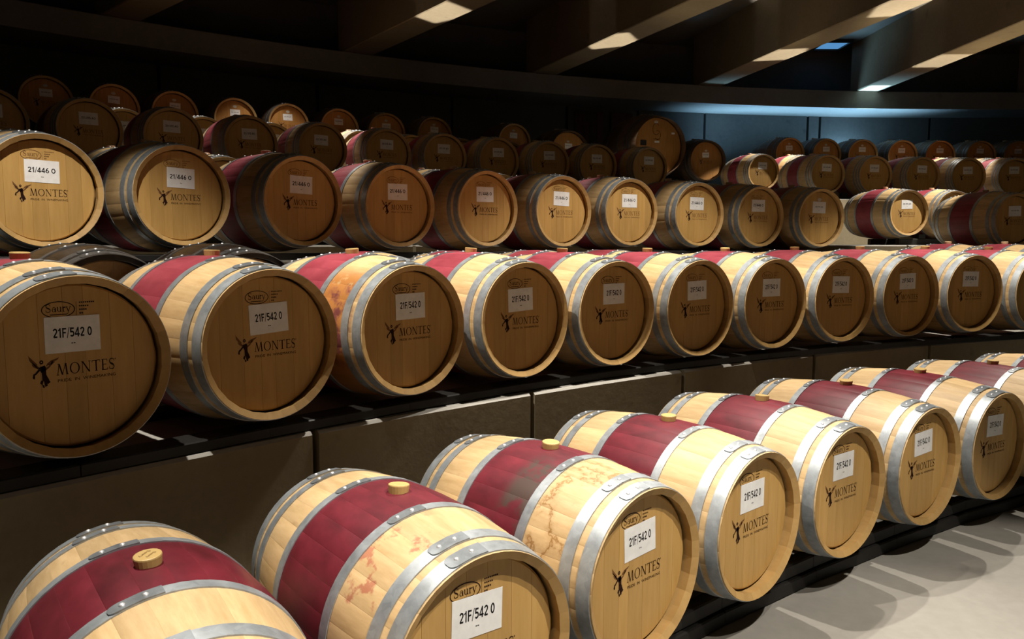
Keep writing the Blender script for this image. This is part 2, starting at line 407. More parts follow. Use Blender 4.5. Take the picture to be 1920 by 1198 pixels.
def stave_geom(k, a0, a1, mb, detail=True):
    b = k.band
    ss = [-k.hl, -k.hl + 0.03, -0.36, -0.27, -b - 0.001, -b, -0.09, 0.0, 0.09, b, b + 0.001, 0.27, 0.36, k.hl - 0.03, k.hl]
    if k.hl != HL: ss = [s * k.hl / HL for s in ss]
    w = a1 - a0; e = w * 0.03
    cols = [(a0 + w * 0.0004, -0.0005), (a0 + e, 0.0), ((a0 + a1) / 2, 0.0), (a1 - e, 0.0), (a1 - w * 0.0004, -0.0005)]
    nv = len(cols); vs = []; fs = []; ii = []
    def pt(s, r, a): return (s, -r * sin(a), r * cos(a))
    for s in ss:
        for a, d in cols: vs.append(pt(s, prof(k, s) + d, a))
    th = 0.027
    inner0 = len(vs)
    ins = [-k.hl + 0.014, -k.hl + 0.085, 0, k.hl - 0.085, k.hl - 0.014]
    for s in ins:
        for a in (cols[0][0], cols[-1][0]): vs.append(pt(s, prof(k, s) - th, a))
    bb = b * k.hl / HL
    for r in range(len(ss) - 1):
        mid = (ss[r] + ss[r + 1]) / 2; red = abs(mid) < bb
        for c in range(nv - 1):
            o = r * nv + c; fs.append((o, o + 1, o + nv + 1, o + nv)); ii.append(1 if red else 0)
    for r in range(len(ins) - 1):
        o = inner0 + 2 * r; fs.append((o, o + 2, o + 3, o + 1)); ii.append(2)
    last = (len(ss) - 1) * nv
    fs.append(tuple([inner0, inner0 + 1] + [c for c in reversed(range(nv))])); ii.append(2)
    fs.append(tuple([last + c for c in range(nv)] + [inner0 + 2 * len(ins) - 1, inner0 + 2 * len(ins) - 2])); ii.append(2)
    # sides as n-gons
    fs.append(tuple([r * nv for r in range(len(ss))] + [inner0 + 2 * r for r in reversed(range(len(ins)))])); ii.append(0)
    fs.append(tuple([r * nv + nv - 1 for r in reversed(range(len(ss)))] + [inner0 + 2 * r + 1 for r in range(len(ins))])); ii.append(0)
    n0 = len(mb.v); mb.v += vs; mb.f += [tuple(a + n0 for a in f) for f in fs]; mb.i += ii

def stave_mesh(k, mats=None):
    mb = MB(); w = 2 * pi / k.n; stave_geom(k, -w / 2, w / 2, mb); me = mb.build('stave', mats or k.mats, True); me.set_sharp_from_angle(angle=radians(32)); return me
def staves_mesh(k):
    mb = MB(); w = 2 * pi / k.n
    for j in range(k.n): stave_geom(k, j * w - w / 2, j * w + w / 2, mb, False)
    me = mb.build('staves', k.mats, True); me.set_sharp_from_angle(angle=radians(32)); return me
def hoop_mesh(k, s0, s1, lap, rivets=False):
    mb = MB(); n = 64; t = 0.0032
    r0, r1 = prof(k, s0), prof(k, s1)
    sec = [(s0, r0 - 0.001), (s0, r0 + t), (s1, r1 + t), (s1, r1 - 0.001)]
    m = len(sec); vs = []; fs = []
    for j in range(n):
        a = 2 * pi * j / n
        for s, r in sec: vs.append((s, -r * sin(a), r * cos(a)))
    for j in range(n):
        for q in range(m):
            A = j * m + q; B = j * m + (q + 1) % m; C_ = ((j + 1) % n) * m + (q + 1) % m; D = ((j + 1) % n) * m + q
            fs.append((A, B, C_, D))
    mb.add(vs, fs)
    # overlapping lap joint plate with a rounded end
    w = s1 - s0; c0 = (s0 + s1) / 2; L_ = 0.115 / ((r0 + r1) / 2)
    pts = [(s0 + 0.001, lap), (s0 + 0.001, lap + L_ * 0.82), (c0 - w * 0.3, lap + L_ * 0.95), (c0, lap + L_), (c0 + w * 0.3, lap + L_ * 0.95), (s1 - 0.001, lap + L_ * 0.82), (s1 - 0.001, lap)]
    dense = []
    def on(s, a, h): r = prof(k, s) + h; return (s, -r * sin(a), r * cos(a))
    fr = [0, 0.4, 0.8, 0.87, 0.93, 0.97, 0.99, 1.0]; rows = len(fr) - 1
    for j in range(rows + 1):
        f = fr[j]; a = lap + L_ * f
        sh = 0.0 if f < 0.8 else (1 - math.sqrt(max(0.0, 1 - ((f - 0.8) / 0.2) ** 2))) * w * 0.33
        dense.append((s0 + 0.0008 + sh, a)); dense.append((s1 - 0.0008 - sh, a))
    vs = [on(s, a, t + 0.0032) for s, a in dense] + [on(s, a, t - 0.001) for s, a in dense]
    nn = len(dense); fs = []
    for j in range(rows):
        o = 2 * j; fs.append((o, o + 1, o + 3, o + 2))
        fs.append((o, o + 2, o + 2 + nn, o + nn)); fs.append((o + 1, o + 1 + nn, o + 3 + nn, o + 3))
    fs.append((nn - 2, nn - 1, 2 * nn - 1, 2 * nn - 2)); fs.append((0, nn, nn + 1, 1))
    mb.add(vs, fs, 2)
    if rivets:
        for s, a in rivet_spots(k, s0, s1, lap): rivet_geom(mb, k, s, a, 1)
    me = mb.build('hoop', [k.hoop_mat, 'rivet_steel', 'galvanised_lap' if k.hoop_mat == 'galvanised' else k.hoop_mat], True); me.set_sharp_from_angle(angle=radians(35))
    return me
def rivet_spots(k, s0, s1, lap):
    L_ = 0.115 / prof(k, (s0 + s1) / 2); c = (s0 + s1) / 2
    return [(c, lap + L_ * 0.32), (c, lap + L_ * 0.74)]
def rivet_geom(mb, k, s, a, i=0, rad=0.0075):
    r0 = prof(k, s) + 0.0055; vs = []; fs = []; n = 8
    up = Vector((0, -sin(a), cos(a))); tx = Vector((1, 0, 0)); ty = up.cross(tx); c = up * r0 + Vector((s, 0, 0))
    for h, rr in ((0, 1.0), (0.5, 0.86), (0.85, 0.5)):
        for j in range(n):
            t = 2 * pi * j / n; vs.append(c + up * (h * rad * 0.75) + (tx * cos(t) + ty * sin(t)) * rad * rr)
    vs.append(c + up * rad * 0.72)
    for r in range(2):
        for j in range(n): fs.append((r * n + j, r * n + (j + 1) % n, (r + 1) * n + (j + 1) % n, (r + 1) * n + j))
    for j in range(n): fs.append((2 * n + j, 2 * n + (j + 1) % n, 3 * n))
    mb.add(vs, fs, i)
HEAD_IN = 0.047
def head_piece(k, mb, y0, y1, front=True, i=0):
    R = k.rh - 0.0275; xs = (k.hl - HEAD_IN) * (1 if front else -1); d = -0.02 if front else 0.02
    ch = 0.006; g = 0.0001
    def outline(rad, ya, yb):
        n = 6; pts = []
        for j in range(n + 1): y = ya + (yb - ya) * j / n; pts.append((y, math.sqrt(max(0.0, rad * rad - y * y))))
        for j in range(n + 1): y = yb + (ya - yb) * j / n; pts.append((y, -math.sqrt(max(0.0, rad * rad - y * y))))
        return pts
    ya, yb = max(y0 + g, -R + 0.0005), min(y1 - g, R - 0.0005)
    ya2, yb2 = max(y0 + g, -R + ch), min(y1 - g, R - ch)
    # face slightly eased along the joints
    e = 0.0003
    top = outline(R - ch, ya2 + (e if y0 > -R else 0), yb2 - (e if y1 < R else 0)); mid = outline(R, ya, yb)
    n = len(top); vs = [(xs, y, z) for y, z in top] + [(xs + d * 0.22, y, z) for y, z in mid] + [(xs + d, y, z) for y, z in mid]
    # keep the joint edge almost flush: only the rim is chamfered
    fs = [tuple(range(n)), tuple(range(3 * n - 1, 2 * n - 1, -1))]
    for r in range(2):
        for j in range(n): fs.append((r * n + j, r * n + (j + 1) % n, (r + 1) * n + (j + 1) % n, (r + 1) * n + j))
    mb.add(vs, fs, i)
def board_edges(k, nb=7, seed=0):
    rnd = random.Random(seed); R = k.rh - 0.0275
    ed = [-R - 0.001] + [-R + 2 * R * (j + rnd.uniform(-0.18, 0.18)) / nb for j in range(1, nb)] + [R + 0.001]; return ed
def bung_mesh(h=0.026, r=0.033):
    mb = MB(); n = 20; ring = [(-0.02, r * 0.86), (h - 0.004, r), (h - 0.001, r - 0.001), (h, r - 0.004)]; vs = []; fs = []
    for z, rr in ring:
        for j in range(n): a = 2 * pi * j / n; vs.append((rr * cos(a), rr * sin(a), z))
    for q in range(len(ring) - 1):
        for j in range(n): fs.append((q * n + j, q * n + (j + 1) % n, (q + 1) * n + (j + 1) % n, (q + 1) * n + j))
    fs.append(tuple(range((len(ring) - 1) * n, len(ring) * n))); fs.append(tuple(reversed(range(n))))
    mb.add(vs, fs); return mb

# ---- lettering (drawn as flat print on the head: u to the right, v up)
def text_polys(txt, height, bold=0.0, xs=1.0, center=True):
    cu = bpy.data.curves.new('txt', 'FONT'); cu.body = txt; cu.size = 1.0; cu.offset = bold; cu.resolution_u = 2; cu.fill_mode = 'FRONT'
    o = bpy.data.objects.new('txt', cu); COL.objects.link(o)
    dg = bpy.context.evaluated_depsgraph_get(); dg.update()
    me = bpy.data.meshes.new_from_object(o.evaluated_get(dg))
    vs = [(v.co.x, v.co.y) for v in me.vertices]; fs = [tuple(p.vertices) for p in me.polygons]
    bpy.data.objects.remove(o); bpy.data.curves.remove(cu); bpy.data.meshes.remove(me)
    x0 = min(v[0] for v in vs); x1 = max(v[0] for v in vs); y0 = min(v[1] for v in vs); y1 = max(v[1] for v in vs)
    s = height / (y1 - y0)
    vs = [((x - (x0 + x1) / 2) * s * xs, (y - (y0 + y1) / 2) * s) for x, y in vs]
    return vs, fs, (x1 - x0) * s * xs
def Sq(a, b, w, hw=True):   # stroke with horizontal ends (w = horizontal width)
    return [(a[0] - w / 2, a[1]), (a[0] + w / 2, a[1]), (b[0] + w / 2, b[1]), (b[0] - w / 2, b[1])]
def Bar(x0, x1, y, h): return [(x0, y - h / 2), (x1, y - h / 2), (x1, y + h / 2), (x0, y + h / 2)]
def ring_polys(cx, cy, rx, ry, tx, ty, a0=0, a1=360, n=20):
    out = []
    for j in range(n):
        a = radians(a0 + (a1 - a0) * j / n); b = radians(a0 + (a1 - a0) * (j + 1) / n)
        out.append([(cx + rx * cos(a), cy + ry * sin(a)), (cx + rx * cos(b), cy + ry * sin(b)), (cx + (rx - tx) * cos(b), cy + (ry - ty) * sin(b)), (cx + (rx - tx) * cos(a), cy + (ry - ty) * sin(a))])
    return out
def S_polys(x, w, h=1.0):
    pts = [(0.92, 0.80), (0.80, 0.95), (0.52, 1.0), (0.24, 0.94), (0.12, 0.76), (0.22, 0.60), (0.5, 0.50), (0.80, 0.40), (0.92, 0.24), (0.80, 0.06), (0.5, 0.0), (0.2, 0.05), (0.08, 0.22)]
    th = [0.05, 0.07, 0.08, 0.11, 0.15, 0.17, 0.18, 0.17, 0.15, 0.11, 0.08, 0.07, 0.05]; out = []
    for (p, q, t0, t1) in zip(pts, pts[1:], th, th[1:]):
        dx, dy = q[0] - p[0], q[1] - p[1]; l = hypot(dx, dy); nx, ny = -dy / l / 2, dx / l / 2
        out.append([(p[0] + nx * t0, p[1] + ny * t0), (p[0] - nx * t0, p[1] - ny * t0), (q[0] - nx * t1, q[1] - ny * t1), (q[0] + nx * t1, q[1] + ny * t1)])
    out += [Bar(0.88, 0.94, 0.82, 0.30), Bar(0.06, 0.12, 0.18, 0.30)]
    return [[(x + a * w, b * h) for a, b in p] for p in out]
def serif_word():
    P = []; x = 0.0
    def put(polys, adv):
        nonlocal x
        for p in polys: P.append([(x + a, b) for a, b in p])
        x += adv
    put([Sq((0.10, 0), (0.26, 1), .06), Sq((0.27, 1), (0.58, 0.0), .15), Sq((0.58, 0.0), (0.92, 1), .06), Sq((0.94, 1), (1.06, 0), .15), Bar(-.02, .24, .02, .05), Bar(.92, 1.2, .02, .05), Bar(.12, .32, .98, .05), Bar(.88, 1.04, .98, .05)], 1.34)
    put(ring_polys(.52, .5, .52, .52, .14, .05), 1.20)
    put([Sq((.12, 0), (.12, 1), .06), Sq((.14, 1), (.84, 0), .16), Sq((.86, 0), (.86, 1), .06), Bar(0, .26, .02, .05), Bar(0, .2, .98, .05), Bar(.74, 1.0, .98, .05)], 1.13)
    put([Sq((.44, 0), (.44, 1), .14), Bar(.0, .88, .97, .06), Bar(0, .05, .90, .2), Bar(.83, .88, .90, .2), Bar(.28, .60, .02, .05)], 1.0)
    put([Sq((.16, 0), (.16, 1), .14), Bar(.04, .66, .97, .06), Bar(.16, .56, .52, .06), Bar(.04, .70, .03, .06), Bar(.61, .66, .90, .18), Bar(.65, .70, .10, .18)], 0.83)
    put(S_polys(0, 0.62), 0.70)
    put(ring_polys(.03, .93, .075, .075, .04, .04, n=8), 0.1)
    return P, x
def saury_word():
    P = S_polys(0, 0.62); x = 0.72
    h = 0.62
    a = ring_polys(.24, .22, .22, .22, .10, .05, n=12) + [Sq((.45, 0), (.45, h * 0.8), .11), Bar(.45, .56, .03, .05)] + ring_polys(.28, .46, .2, .17, .06, .06, 0, 180, 8)
    u = [Sq((.12, .15), (.12, h), .11), Sq((.48, 0), (.48, h), .11), Bar(0, .14, h - .02, .05), Bar(.36, .5, h - .02, .05), Bar(.5, .6, .02, .05)] + ring_polys(.29, .2, .22, .2, .10, .06, 180, 360, 8)
    r = [Sq((.12, 0), (.12, h), .11), Bar(0, .28, .02, .05), Bar(0, .14, h - .02, .05), Bar(.16, .40, h - .08, .12)]
    y = [Sq((.08, h), (.30, 0), .11), Sq((.54, h), (.18, -.32), .06), Bar(-.02, .22, h - .02, .05), Bar(.42, .64, h - .02, .05), Bar(.06, .22, -.29, .08)]
    for g, adv in ((a, .60), (u, .66), (r, .44), (y, .6)):
        for p in g: P.append([(x + q[0], q[1]) for q in p])
        x += adv
    return P, x
def emblem_polys():
    px = lambda pts: [(a, b) for a, b in pts]
    P = [px([(0.02, 1.0), (0.04, 0.97), (0.30, 0.70), (0.28, 0.66)]), px([(0.02, 1.0), (0.28, 0.66), (0.24, 0.62), (0.05, 0.84)]),
         px([(0.05, 0.84), (0.07, 0.84), (0.34, 0.62), (0.30, 0.56)]), px([(0.10, 0.74), (0.30, 0.62), (0.33, 0.54), (0.16, 0.64)]),
         px([(0.54, 0.62), (0.62, 0.72), (0.74, 0.79), (0.66, 0.66)]), px([(0.70, 0.78), (1.0, 0.86), (0.92, 0.78), (0.72, 0.72)]), px([(0.62, 0.66), (0.76, 0.76), (0.86, 0.74), (0.70, 0.62)]),
         px([(0.52, 0.56), (0.72, 0.66), (0.70, 0.60), (0.56, 0.50)]), px([(0.76, 0.66), (0.80, 0.76), (0.75, 0.76), (0.71, 0.66)]),
         px([(0.32, 0.56), (0.38, 0.52), (0.22, 0.38), (0.18, 0.41)]), px([(0.15, 0.42), (0.20, 0.44), (0.20, 0.30), (0.13, 0.32)]), px([(0.12, 0.34), (0.2, 0.34), (0.19, 0.27), (0.14, 0.28)]),
         px([(0.31, 0.60), (0.52, 0.66), (0.56, 0.52), (0.40, 0.44)]), px([(0.40, 0.60), (0.55, 0.62), (0.56, 0.34), (0.42, 0.32)]),
         px([(0.42, 0.34), (0.56, 0.36), (0.64, 0.20), (0.42, 0.18)]), px([(0.38, 0.20), (0.46, 0.20), (0.42, 0.06), (0.34, 0.12)]), px([(0.46, 0.20), (0.56, 0.20), (0.58, 0.02), (0.50, 0.0)]), px([(0.55, 0.22), (0.63, 0.20), (0.68, 0.13), (0.58, 0.07)]),
         px([(0.40, 0.08), (0.47, 0.06), (0.49, -0.03), (0.43, -0.02)])]
    P += ring_polys(.42, .76, .065, .065, .045, .045, n=10)
    return P
def print_mesh(name, groups, mat, X):
    """groups: list of (polys-or-(verts,faces)) already in u,v metres"""
    mb = MB()
    for g in groups:
        if isinstance(g, tuple):
            vs, fs = g; mb.add([(X, u, v) for u, v in vs], fs)
        else:
            for p in g: mb.add([(X, u, v) for u, v in p], [tuple(range(len(p)))])
    return mesh_from(name, mb.v, mb.f, [mat])
def place(polys, sx, sy, ox, oy): return [[(ox + a * sx, oy + b * sy) for a, b in p] for p in polys]
def place_t(t, ox, oy): return ([(x + ox, y + oy) for x, y in t[0]], t[1])

XF = HL - HEAD_IN + 0.0007
PW, wl = serif_word()
SUB = text_polys('PRIDE  IN  WINEMAKING', 0.0100, 0.0, 1.0)
sub_s = 0.178 / SUB[2]
SUB2 = ([(x * sub_s, y) for x, y in SUB[0]], SUB[1])
def lettering(name, mat, submat=True):
    g = [place(PW, 0.183 / wl, 0.036, -0.058, -0.026)]
    g.append(place_t(SUB2, 0.033, -0.044)); return print_mesh(name, g, mat, XF)
ME_LETTER = lettering('lettering', 'ink'); ME_LETTER_F = lettering('lettering', 'ink_faint')
def emblem():
    P = emblem_polys(); mb = MB()
    for n_, p_ in enumerate(P):
        wing = n_ < 8
        mb.add([(XF, -0.138 + a * 0.090, -0.058 + b * 0.104) for a, b in p_], [tuple(range(len(p_)))], 1 if wing else 0)
    return mesh_from('emblem', mb.v, mb.f, ['ink', 'ink_mid'], mb.i)
ME_EMBLEM = emblem()
SW, sl = saury_word()
stamp = [place(SW, 0.074 / sl, 0.025, -0.080, 0.176), ring_polys(-0.043, 0.183, 0.0495, 0.0265, 0.0028, 0.0028, n=28), [Bar(-0.068, -0.018, 0.1675, 0.0025)]]
stamp_side = []
for j, (wd, hh) in enumerate(((0.052, 0.004), (0.034, 0.004), (0.026, 0.005), (0.016, 0.005))):
    y = 0.203 - j * 0.0115
    for q in range(int(wd / 0.006)): stamp_side.append(Bar(0.019 + q * 0.006, 0.019 + q * 0.006 + 0.0042, y, hh))
stamp_side.append(Bar(0.0095, 0.0105, 0.183, 0.045))
def stamp_me(mat): return print_mesh('stamp', stamp + [stamp_side], mat, XF)
ME_STAMP = stamp_me('ink'); ME_STAMP_F = stamp_me('ink_faint')
ME_OVAL = print_mesh('oval_sticker', [[[(0.0 + 0.026 * cos(2 * pi * j / 20), 0.185 + 0.017 * sin(2 * pi * j / 20)) for j in range(20)]]], 'sticker_grey', XF)
LBW, LBH = 0.166, 0.116
def label_mesh(w=LBW, h=LBH):
    mb = MB(); mb.box((0, 0, 0), (0.0008, w, h)); return mb.build('paper_label', ['paper'])
ME_LABEL = label_mesh(); ME_LABEL_S = label_mesh(0.135, 0.09)
def thick(pts, t):
    out = []
    for p, q in zip(pts, pts[1:]):
        dx, dy = q[0] - p[0], q[1] - p[1]; l = hypot(dx, dy); nx, ny = -dy / l * t / 2, dx / l * t / 2; ex, ey = dx / l * t * 0.12, dy / l * t * 0.12
        out.append([(p[0] + nx - ex, p[1] + ny - ey), (p[0] - nx - ex, p[1] - ny - ey), (q[0] - nx + ex, q[1] - ny + ey), (q[0] + nx + ex, q[1] + ny + ey)])
    return out
def arc(cx, cy, rx, ry, a0, a1, n=12): return [(cx + rx * cos(radians(a0 + (a1 - a0) * k / n)), cy + ry * sin(radians(a0 + (a1 - a0) * k / n))) for k in range(n + 1)]
T_ = 0.17
GLYPH = {
 '0': (thick(arc(.30, .5, .22, .415, 0, 360, 20), T_), .68), 'O': (thick(arc(.36, .5, .28, .415, 0, 360, 20), T_), .80),
 '1': (thick([(.28, 0), (.28, 1)], T_) + thick([(.30, .93), (.05, .74)], T_ * .8), .50),
 '2': (thick(arc(.29, .70, .21, .215, 165, -35, 10) + [(.10, .085), (.54, .085)], T_), .66),
 'F': (thick([(.13, 0), (.13, 1)], T_) + thick([(.13, .915), (.56, .915)], T_) + thick([(.13, .5), (.5, .5)], T_), .64),
 '/': (thick([(.03, -.08), (.33, 1.05)], T_ * .55), .40),
 '5': (thick([(.52, .915), (.14, .915)], T_) + thick([(.14, .99), (.12, .50)], T_) + thick(arc(.28, .33, .23, .245, 125, -140, 12), T_), .66),
 '4': (thick([(.44, 0), (.44, 1)], T_) + thick([(.42, .95), (.06, .30)], T_ * .85) + thick([(.02, .25), (.62, .25)], T_), .70),
 '6': (thick(arc(.31, .30, .215, .225, 0, 360, 16), T_) + thick([(.095, .32), (.16, .66), (.34, .90), (.46, .94)], T_), .68),
 '3': (thick(arc(.27, .71, .21, .20, 150, -80, 10), T_ * .95) + thick(arc(.27, .29, .23, .215, 80, -150, 10), T_ * .95), .64),
 'A': (thick([(.06, 0), (.32, .97), (.58, 0)], T_) + thick([(.15, .27), (.49, .27)], T_ * .85), .72), ' ': ([], .32)}
def label_text(txt, h, bold, xs, wmax):
    P = []; x = 0
    for c in txt:
        g, adv = GLYPH[c]
        P += [[(x + a, b) for a, b in p] for p in g]; x += adv
    sx = wmax / x
    big = [[((a - x / 2) * sx, 0.006 + (b - 0.5) * h) for a, b in p] for p in P]
    small = [Bar(-0.006, -0.001, -0.029, 0.003), Bar(0.0005, 0.006, -0.029, 0.003)]
    return print_mesh('label_number', [big, small], 'ink_black', 0.0007)
TXT = {'A': label_text('21F/542 0', 0.030, 0.045, 0.78, 0.118), 'C': label_text('21/446 O', 0.026, 0.045, 1.05, 0.132),
       'D': label_text('22/315 AO', 0.020, 0.045, 1.05, 0.125), 'E': label_text('22/315 AO', 0.012, 0.035, 1.0, 0.10)}

K6 = make_kind('six', hoops=SIX)
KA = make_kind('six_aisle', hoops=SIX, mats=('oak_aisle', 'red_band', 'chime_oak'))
SHORT = [(a * 0.964, b * 0.964) for a, b in SIX]
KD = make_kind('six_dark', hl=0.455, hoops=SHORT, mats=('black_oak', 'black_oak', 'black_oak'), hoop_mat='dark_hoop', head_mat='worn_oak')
KB = make_kind('six_short', hl=0.455, hoops=SHORT)
K8 = make_kind('eight', hoops=EIGHT)
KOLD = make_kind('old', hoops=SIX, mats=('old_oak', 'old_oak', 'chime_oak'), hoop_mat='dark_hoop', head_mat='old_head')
KPUN = make_kind('puncheon', rb=0.43, rh=0.365, hl=0.52, staves=30, hoops=[(a * 1.1, b * 1.1) for a, b in SIX], mats=('old_oak', 'old_oak', 'old_oak'), hoop_mat='dark_hoop', head_mat='old_head')
KCASK = make_kind('cask', rb=0.60, rh=0.52, hl=0.58, staves=36, hoops=[(a * 1.22, b * 1.22) for a, b in SIX], mats=('old_oak', 'old_oak', 'old_oak'), hoop_mat='dark_hoop', head_mat='old_head')
CACHE = {}
def cached(key, f):
    if key not in CACHE: CACHE[key] = f()
    return CACHE[key]
BUNG = {m: bung_mesh().build('bung', [m]) for m in ('silicone', 'silicone_pale')}
mbv = MB()
def _rv():
    mb = MB(); k = K6
    kk = Kind(); kk.rb = kk.rh = 0.0; kk.hl = 1
    n = 8; rad = 0.0075; vs = []; fs = []
    for h, rr in ((-0.3, 1.0), (0.5, 0.86), (0.85, 0.5)):
        for j in range(n): t = 2 * pi * j / n; vs.append((rad * rr * cos(t), rad * rr * sin(t), h * rad * 0.75))
    vs.append((0, 0, rad * 0.72))
    for r in range(2):
        for j in range(n): fs.append((r * n + j, r * n + (j + 1) % n, (r + 1) * n + (j + 1) % n, (r + 1) * n + j))
    for j in range(n): fs.append((2 * n + j, 2 * n + (j + 1) % n, 3 * n))
    mb.add(vs, fs); return mb.build('rivet', ['rivet_steel'], True)
ME_RIVET = _rv()

def barrel(x, y, z, yaw, k, label, group, near, text, rnd, stain=None, stamp=None, emb=True, letter=None, rivets=False, bung='silicone', oval=False, small_label=False, tone=None, name='wine_barrel', front_prints=True, bare=False, side_print=False):
    root = empty(name, (x, y, z - k.rb), yaw); tag(root, label, 'barrel', group)
    C0 = (0, 0, k.rb)
    mats = list(k.mats)
    if tone: mats[0] = tone
    if stain:
        for nm, a, b_, sc, rg, sp in (('oak_' + stain, (0.43, 0.287, 0.135) if stain != 'orange' else OAK0, (0.575, 0.405, 0.215) if stain != 'orange' else OAK1, (5, 34, 34), (0.86, 1.12), True), ('red_' + stain, RED0 if stain != 'orange' else FRESH0, RED1 if stain != 'orange' else FRESH1, (6, 9, 9), (0.9, 1.1), False)):
            wood(nm, a, b_, sc, rg[0], rg[1], 0.5, sp, stain_factory(stain, root))
        mats = ['oak_' + stain, 'red_' + stain, 'chime_oak']
    if near:
        me = cached(('stave', k.name, tuple(mats)), lambda: stave_mesh(k, mats))
        off = rnd.uniform(0, 2 * pi / k.n)
        for j in range(k.n): link('stave', me, root, C0, (2 * pi * j / k.n + off, 0, 0))
        sd = rnd.randrange(3); ed = board_edges(k, 7, sd)
        for j in range(7):
            def hb(j=j):
                mb = MB(); head_piece(k, mb, ed[j], ed[j + 1]); return mb.build('head_board', [k.head_mat])
            link('head_board', cached(('hb', k.name, sd, j), hb), root, C0)
    else:
        me = cached(('staves', k.name, tuple(mats)), lambda: staves_mesh_m(k, mats)); link('staves', me, root, C0, (0, 0, 0), 'stuff')
        sd = rnd.randrange(3)
        def hh():
            mb = MB(); ed = board_edges(k, 7, sd)
            for j in range(7): head_piece(k, mb, ed[j], ed[j + 1])
            return mb.build('head', [k.head_mat])
        link('head', cached(('head', k.name, sd), hh), root, C0)
    def rh():
        mb = MB(); R = k.rh - 0.0275
        vs = [(xx, R * cos(2 * pi * j / 32), R * sin(2 * pi * j / 32)) for xx in (-k.hl + HEAD_IN, -k.hl + HEAD_IN + 0.02) for j in range(32)]
        fs = [tuple(range(32)), tuple(range(63, 31, -1))] + [(j, (j + 1) % 32, 32 + (j + 1) % 32, 32 + j) for j in range(32)]
        mb.add(vs, fs); return mb.build('rear_head', [k.head_mat])
    link('rear_head', cached(('rh', k.name), rh), root, C0)
    for hi, (s0, s1) in enumerate(k.hoops):
        v = rnd.randrange(2); lap = (-0.06 + 0.05 * v + 0.02 * (hi % 3)) * RB / k.rb
        h = link('hoop', cached(('hoop', k.name, hi, v, rivets), lambda: hoop_mesh(k, s0, s1, lap, not rivets)), root, C0)
        if rivets:
            for s, a in rivet_spots(k, s0, s1, lap):
                r = prof(k, s) + 0.0050
                link('rivet', ME_RIVET, h, (s, -r * sin(a), r * cos(a)), (a, 0, 0))
    if not bare:
        b = link('bung', BUNG[bung], root, (rnd.uniform(-0.008, 0.008), rnd.uniform(-0.01, 0.01), 2 * k.rb - 0.003), (rnd.uniform(-0.08, 0.08), rnd.uniform(-0.08, 0.08), rnd.uniform(0, 6)))
    else: b = None
    xo = (k.hl - HL)
    if front_prints:
        X = k.hl - HEAD_IN
        lb = link('paper_label', ME_LABEL_S if small_label else ME_LABEL, root, (X + 0.0012, 0.002 + rnd.uniform(-0.008, 0.008), k.rb + 0.105 + rnd.uniform(-0.006, 0.006)), (rnd.uniform(-0.03, 0.05), 0, 0))
        if text: link('label_number', TXT[text], lb)
        if stamp: link('stamp', stamp, root, (xo, 0, k.rb))
        if emb: link('emblem', ME_EMBLEM, root, (xo, 0, k.rb))
        if letter: link('lettering', letter, root, (xo, 0, k.rb))
        if oval: link('oval_sticker', ME_OVAL, root, (xo, 0, k.rb))
    return root, b
def staves_mesh_m(k, mats):
    k2 = Kind(); k2.__dict__.update(k.__dict__); k2.mats = mats; return staves_mesh(k2)

ORD = ['first', 'second', 'third', 'fourth', 'fifth', 'sixth', 'seventh', 'eighth', 'ninth', 'tenth', 'eleventh', 'twelfth', 'thirteenth', 'fourteenth', 'fifteenth', 'sixteenth', 'seventeenth', 'eighteenth', 'nineteenth', 'twentieth']
A_ROW = [(-0.866, 1.777, -1.108, -52.5), (-0.352, 2.300, -1.104, -51.5), (0.141, 2.808, -1.105, -47.6), (0.665, 3.248, -1.102, -49.0), (1.213, 3.666, -1.098, -52.7), (1.794, 4.07, -1.098, -55.3), (2.398, 4.458, -1.098, -58.1), (3.044, 4.815, -1.104, -61.0), (3.68, 5.13, -1.104, -63.6)]
T2_ROW = [(-1.737, 2.732, -0.404, -39.9), (-1.267, 3.247, -0.401, -41.5), (-0.768, 3.746, -0.399, -44.2), (-0.23, 4.23, -0.398, -49.4), (0.312, 4.662, -0.403, -52.9), (0.89, 5.052, -0.405, -55.7), (1.486, 5.409, -0.404, -59.2), (2.098, 5.737, -0.399, -63.0), (2.726, 6.035, -0.395, -65.3), (3.377, 6.307, -0.393, -69.3), (4.055, 6.563, -0.401, -68.8)]
T3_ROW = [(-2.786, 4.346, 0.253, -40.3), (-2.28, 4.879, 0.259, -41.8), (-1.706, 5.432, 0.257, -43.6), (-1.107, 5.949, 0.248, -49.2), (-0.479, 6.425, 0.25, -51.1), (0.17, 6.87, 0.246, -55.4), (0.827, 7.276, 0.254, -60.1), (1.533, 7.65, 0.25, -62.2), (2.23, 8.0, 0.243, -64.3), (2.977, 8.309, 0.240, -69.1)]
def from_phi(R, z, phis, jit=2.0, seed=1):
    r = random.Random(seed); out = []
    for ph in phis:
        x, y = pol(R, ph); out.append((x, y, z, ph - 180 + r.uniform(-jit, jit)))
    return out
T3_ROW += from_phi(16.7, 0.246, [102.71], 0)
T4_ROW = from_phi(20.25, 1.045, [134.28, 132.01, 129.77, 127.48, 125.11, 122.69, 120.47, 118.3, 116.02, 113.82, 111.45, 102.53, 100.15, 97.73, 95.47, 93.13], 2.0, 3)
T5_ROW = from_phi(22.46, 1.61, [131.77, 129.88, 128.03, 126.03, 124.13, 122.2, 120.24, 118.23, 114.65, 100.70, 98.79, 96.85, 94.82, 92.88, 90.86, 89.0], 1.5, 5)
T2B = from_phi(15.77, -0.355, [138.5, 135.91, 133.4, 129.97, 127.45, 124.89, 122.3, 107.7, 105.0], 1.0, 7)
T2B = [(x, y, z - (0.05 if 3 <= i < 7 else 0.0), a) for i, (x, y, z, a) in enumerate(T2B)]
